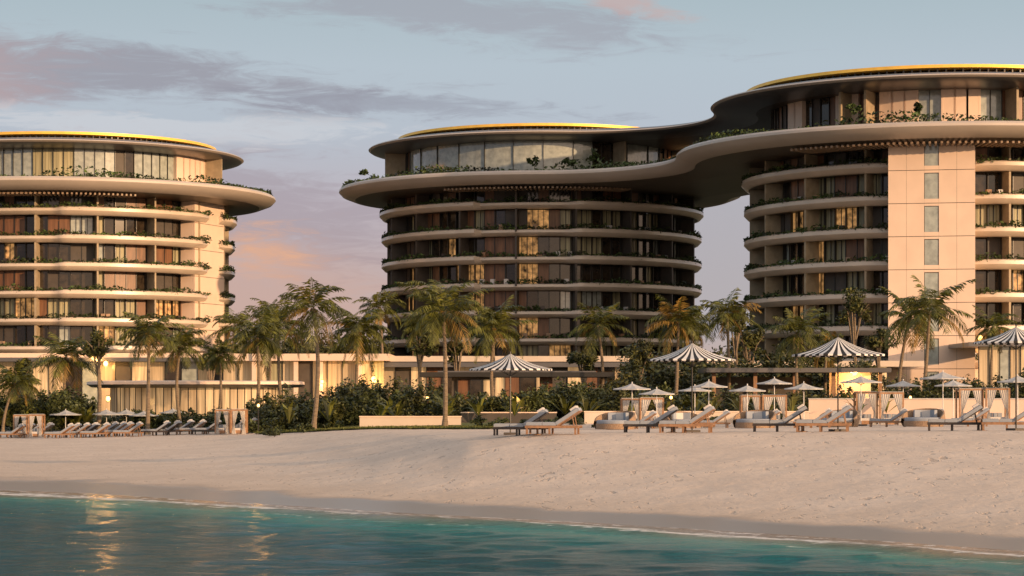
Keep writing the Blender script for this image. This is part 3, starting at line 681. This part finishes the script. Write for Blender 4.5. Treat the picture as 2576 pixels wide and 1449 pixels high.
def ell(u0,v0,a,b_,k,gain=1.,sh=.7):
    du=math_n(n,l,'SUBTRACT',u,u0); dv=math_n(n,l,'SUBTRACT',math_n(n,l,'SUBTRACT',v,v0),math_n(n,l,'MULTIPLY',du,k))
    x=math_n(n,l,'DIVIDE',du,a); y=math_n(n,l,'DIVIDE',dv,b_)
    r2=math_n(n,l,'SQRT',math_n(n,l,'ADD',math_n(n,l,'MULTIPLY',x,x),math_n(n,l,'MULTIPLY',y,y)))
    return smooth(n,l,math_n(n,l,'ADD',math_n(n,l,'SUBTRACT',1,r2),math_n(n,l,'MULTIPLY',nn,gain)),0,sh)
col=rp.outputs[0]
def lay(f,k,c): 
    global col
    col=mixc(n,l,math_n(n,l,'MULTIPLY',f,k),col,lin(c)[:3])
lay(ell(.10,.06,.1,.06,0,.3),.7,(174,174,180))
lay(ell(-.12,.04,.10,.045,0,.6),.55,(206,168,153))
lay(ell(-.12,.083,.12,.030,-.1,1.0),.6,(165,153,162))
lay(ell(-.113,.064,.036,.017,0,1.3,1.4),.85,(230,176,142))
lay(ell(-.19,.139,.16,.018,-.05,.8),.75,(150,147,158))
lay(ell(-.02,.166,.11,.015,-.10,.9),.6,(160,159,170))
lay(ell(-.05,.128,.1,.006,-.05,1.1),.6,(150,152,165))
lay(ell(-.16,.118,.12,.007,-.03,1.3,.6),.6,(209,211,216))
lay(ell(.04,.175,.05,.007,-.25,.9),.7,(200,172,168))
lay(ell(-.24,.138,.08,.022,0,.6,1.2),.65,(198,165,162))
sk=n.new('ShaderNodeTexSky'); sk.sky_type='NISHITA'; sk.sun_disc=False; sk.sun_elevation=el; sk.sun_rotation=R(132)
sc=n.new('ShaderNodeVectorMath'); sc.operation='SCALE'; sc.inputs['Scale'].default_value=.12; l.new(sk.outputs[0],sc.inputs[0])
ad=n.new('ShaderNodeVectorMath'); ad.operation='ADD'; l.new(sc.outputs[0],ad.inputs[0]); ad.inputs[1].default_value=(.34,.325,.32)
fin=mixc(n,l,smooth(n,l,v,.22,.6),col,ad.outputs[0])
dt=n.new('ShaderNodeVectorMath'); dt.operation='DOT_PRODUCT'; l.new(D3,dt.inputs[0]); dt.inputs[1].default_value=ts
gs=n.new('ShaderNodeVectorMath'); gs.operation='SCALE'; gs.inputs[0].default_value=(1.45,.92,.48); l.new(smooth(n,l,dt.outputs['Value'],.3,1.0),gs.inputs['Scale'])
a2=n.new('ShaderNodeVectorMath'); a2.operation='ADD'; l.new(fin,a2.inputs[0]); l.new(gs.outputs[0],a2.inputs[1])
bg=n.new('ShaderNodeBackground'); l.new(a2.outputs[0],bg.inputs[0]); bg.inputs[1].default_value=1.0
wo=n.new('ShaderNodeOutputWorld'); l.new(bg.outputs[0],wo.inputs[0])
# sun
sd=bpy.data.lights.new('sun','SUN'); sd.energy=5.0; sd.angle=R(.6); sd.color=(1,.62,.33)
so=bpy.data.objects.new('sun',sd); SC.collection.objects.link(so); so.rotation_euler=ts.to_track_quat('Z','Y').to_euler(); so.location=(60,-60,40)
cd=bpy.data.cameras.new('camera'); cd.sensor_width=36; cd.lens=36*F/2576; cd.shift_y=(HY-724.5)/2576; cd.clip_end=20000; cd.clip_start=.5
co=bpy.data.objects.new('camera',cd); SC.collection.objects.link(co); co.location=(0,0,HC); co.rotation_euler=(math.pi/2,0,0); SC.camera=co
SC.view_settings.view_transform='Standard'; SC.view_settings.look='None'; SC.view_settings.exposure=0
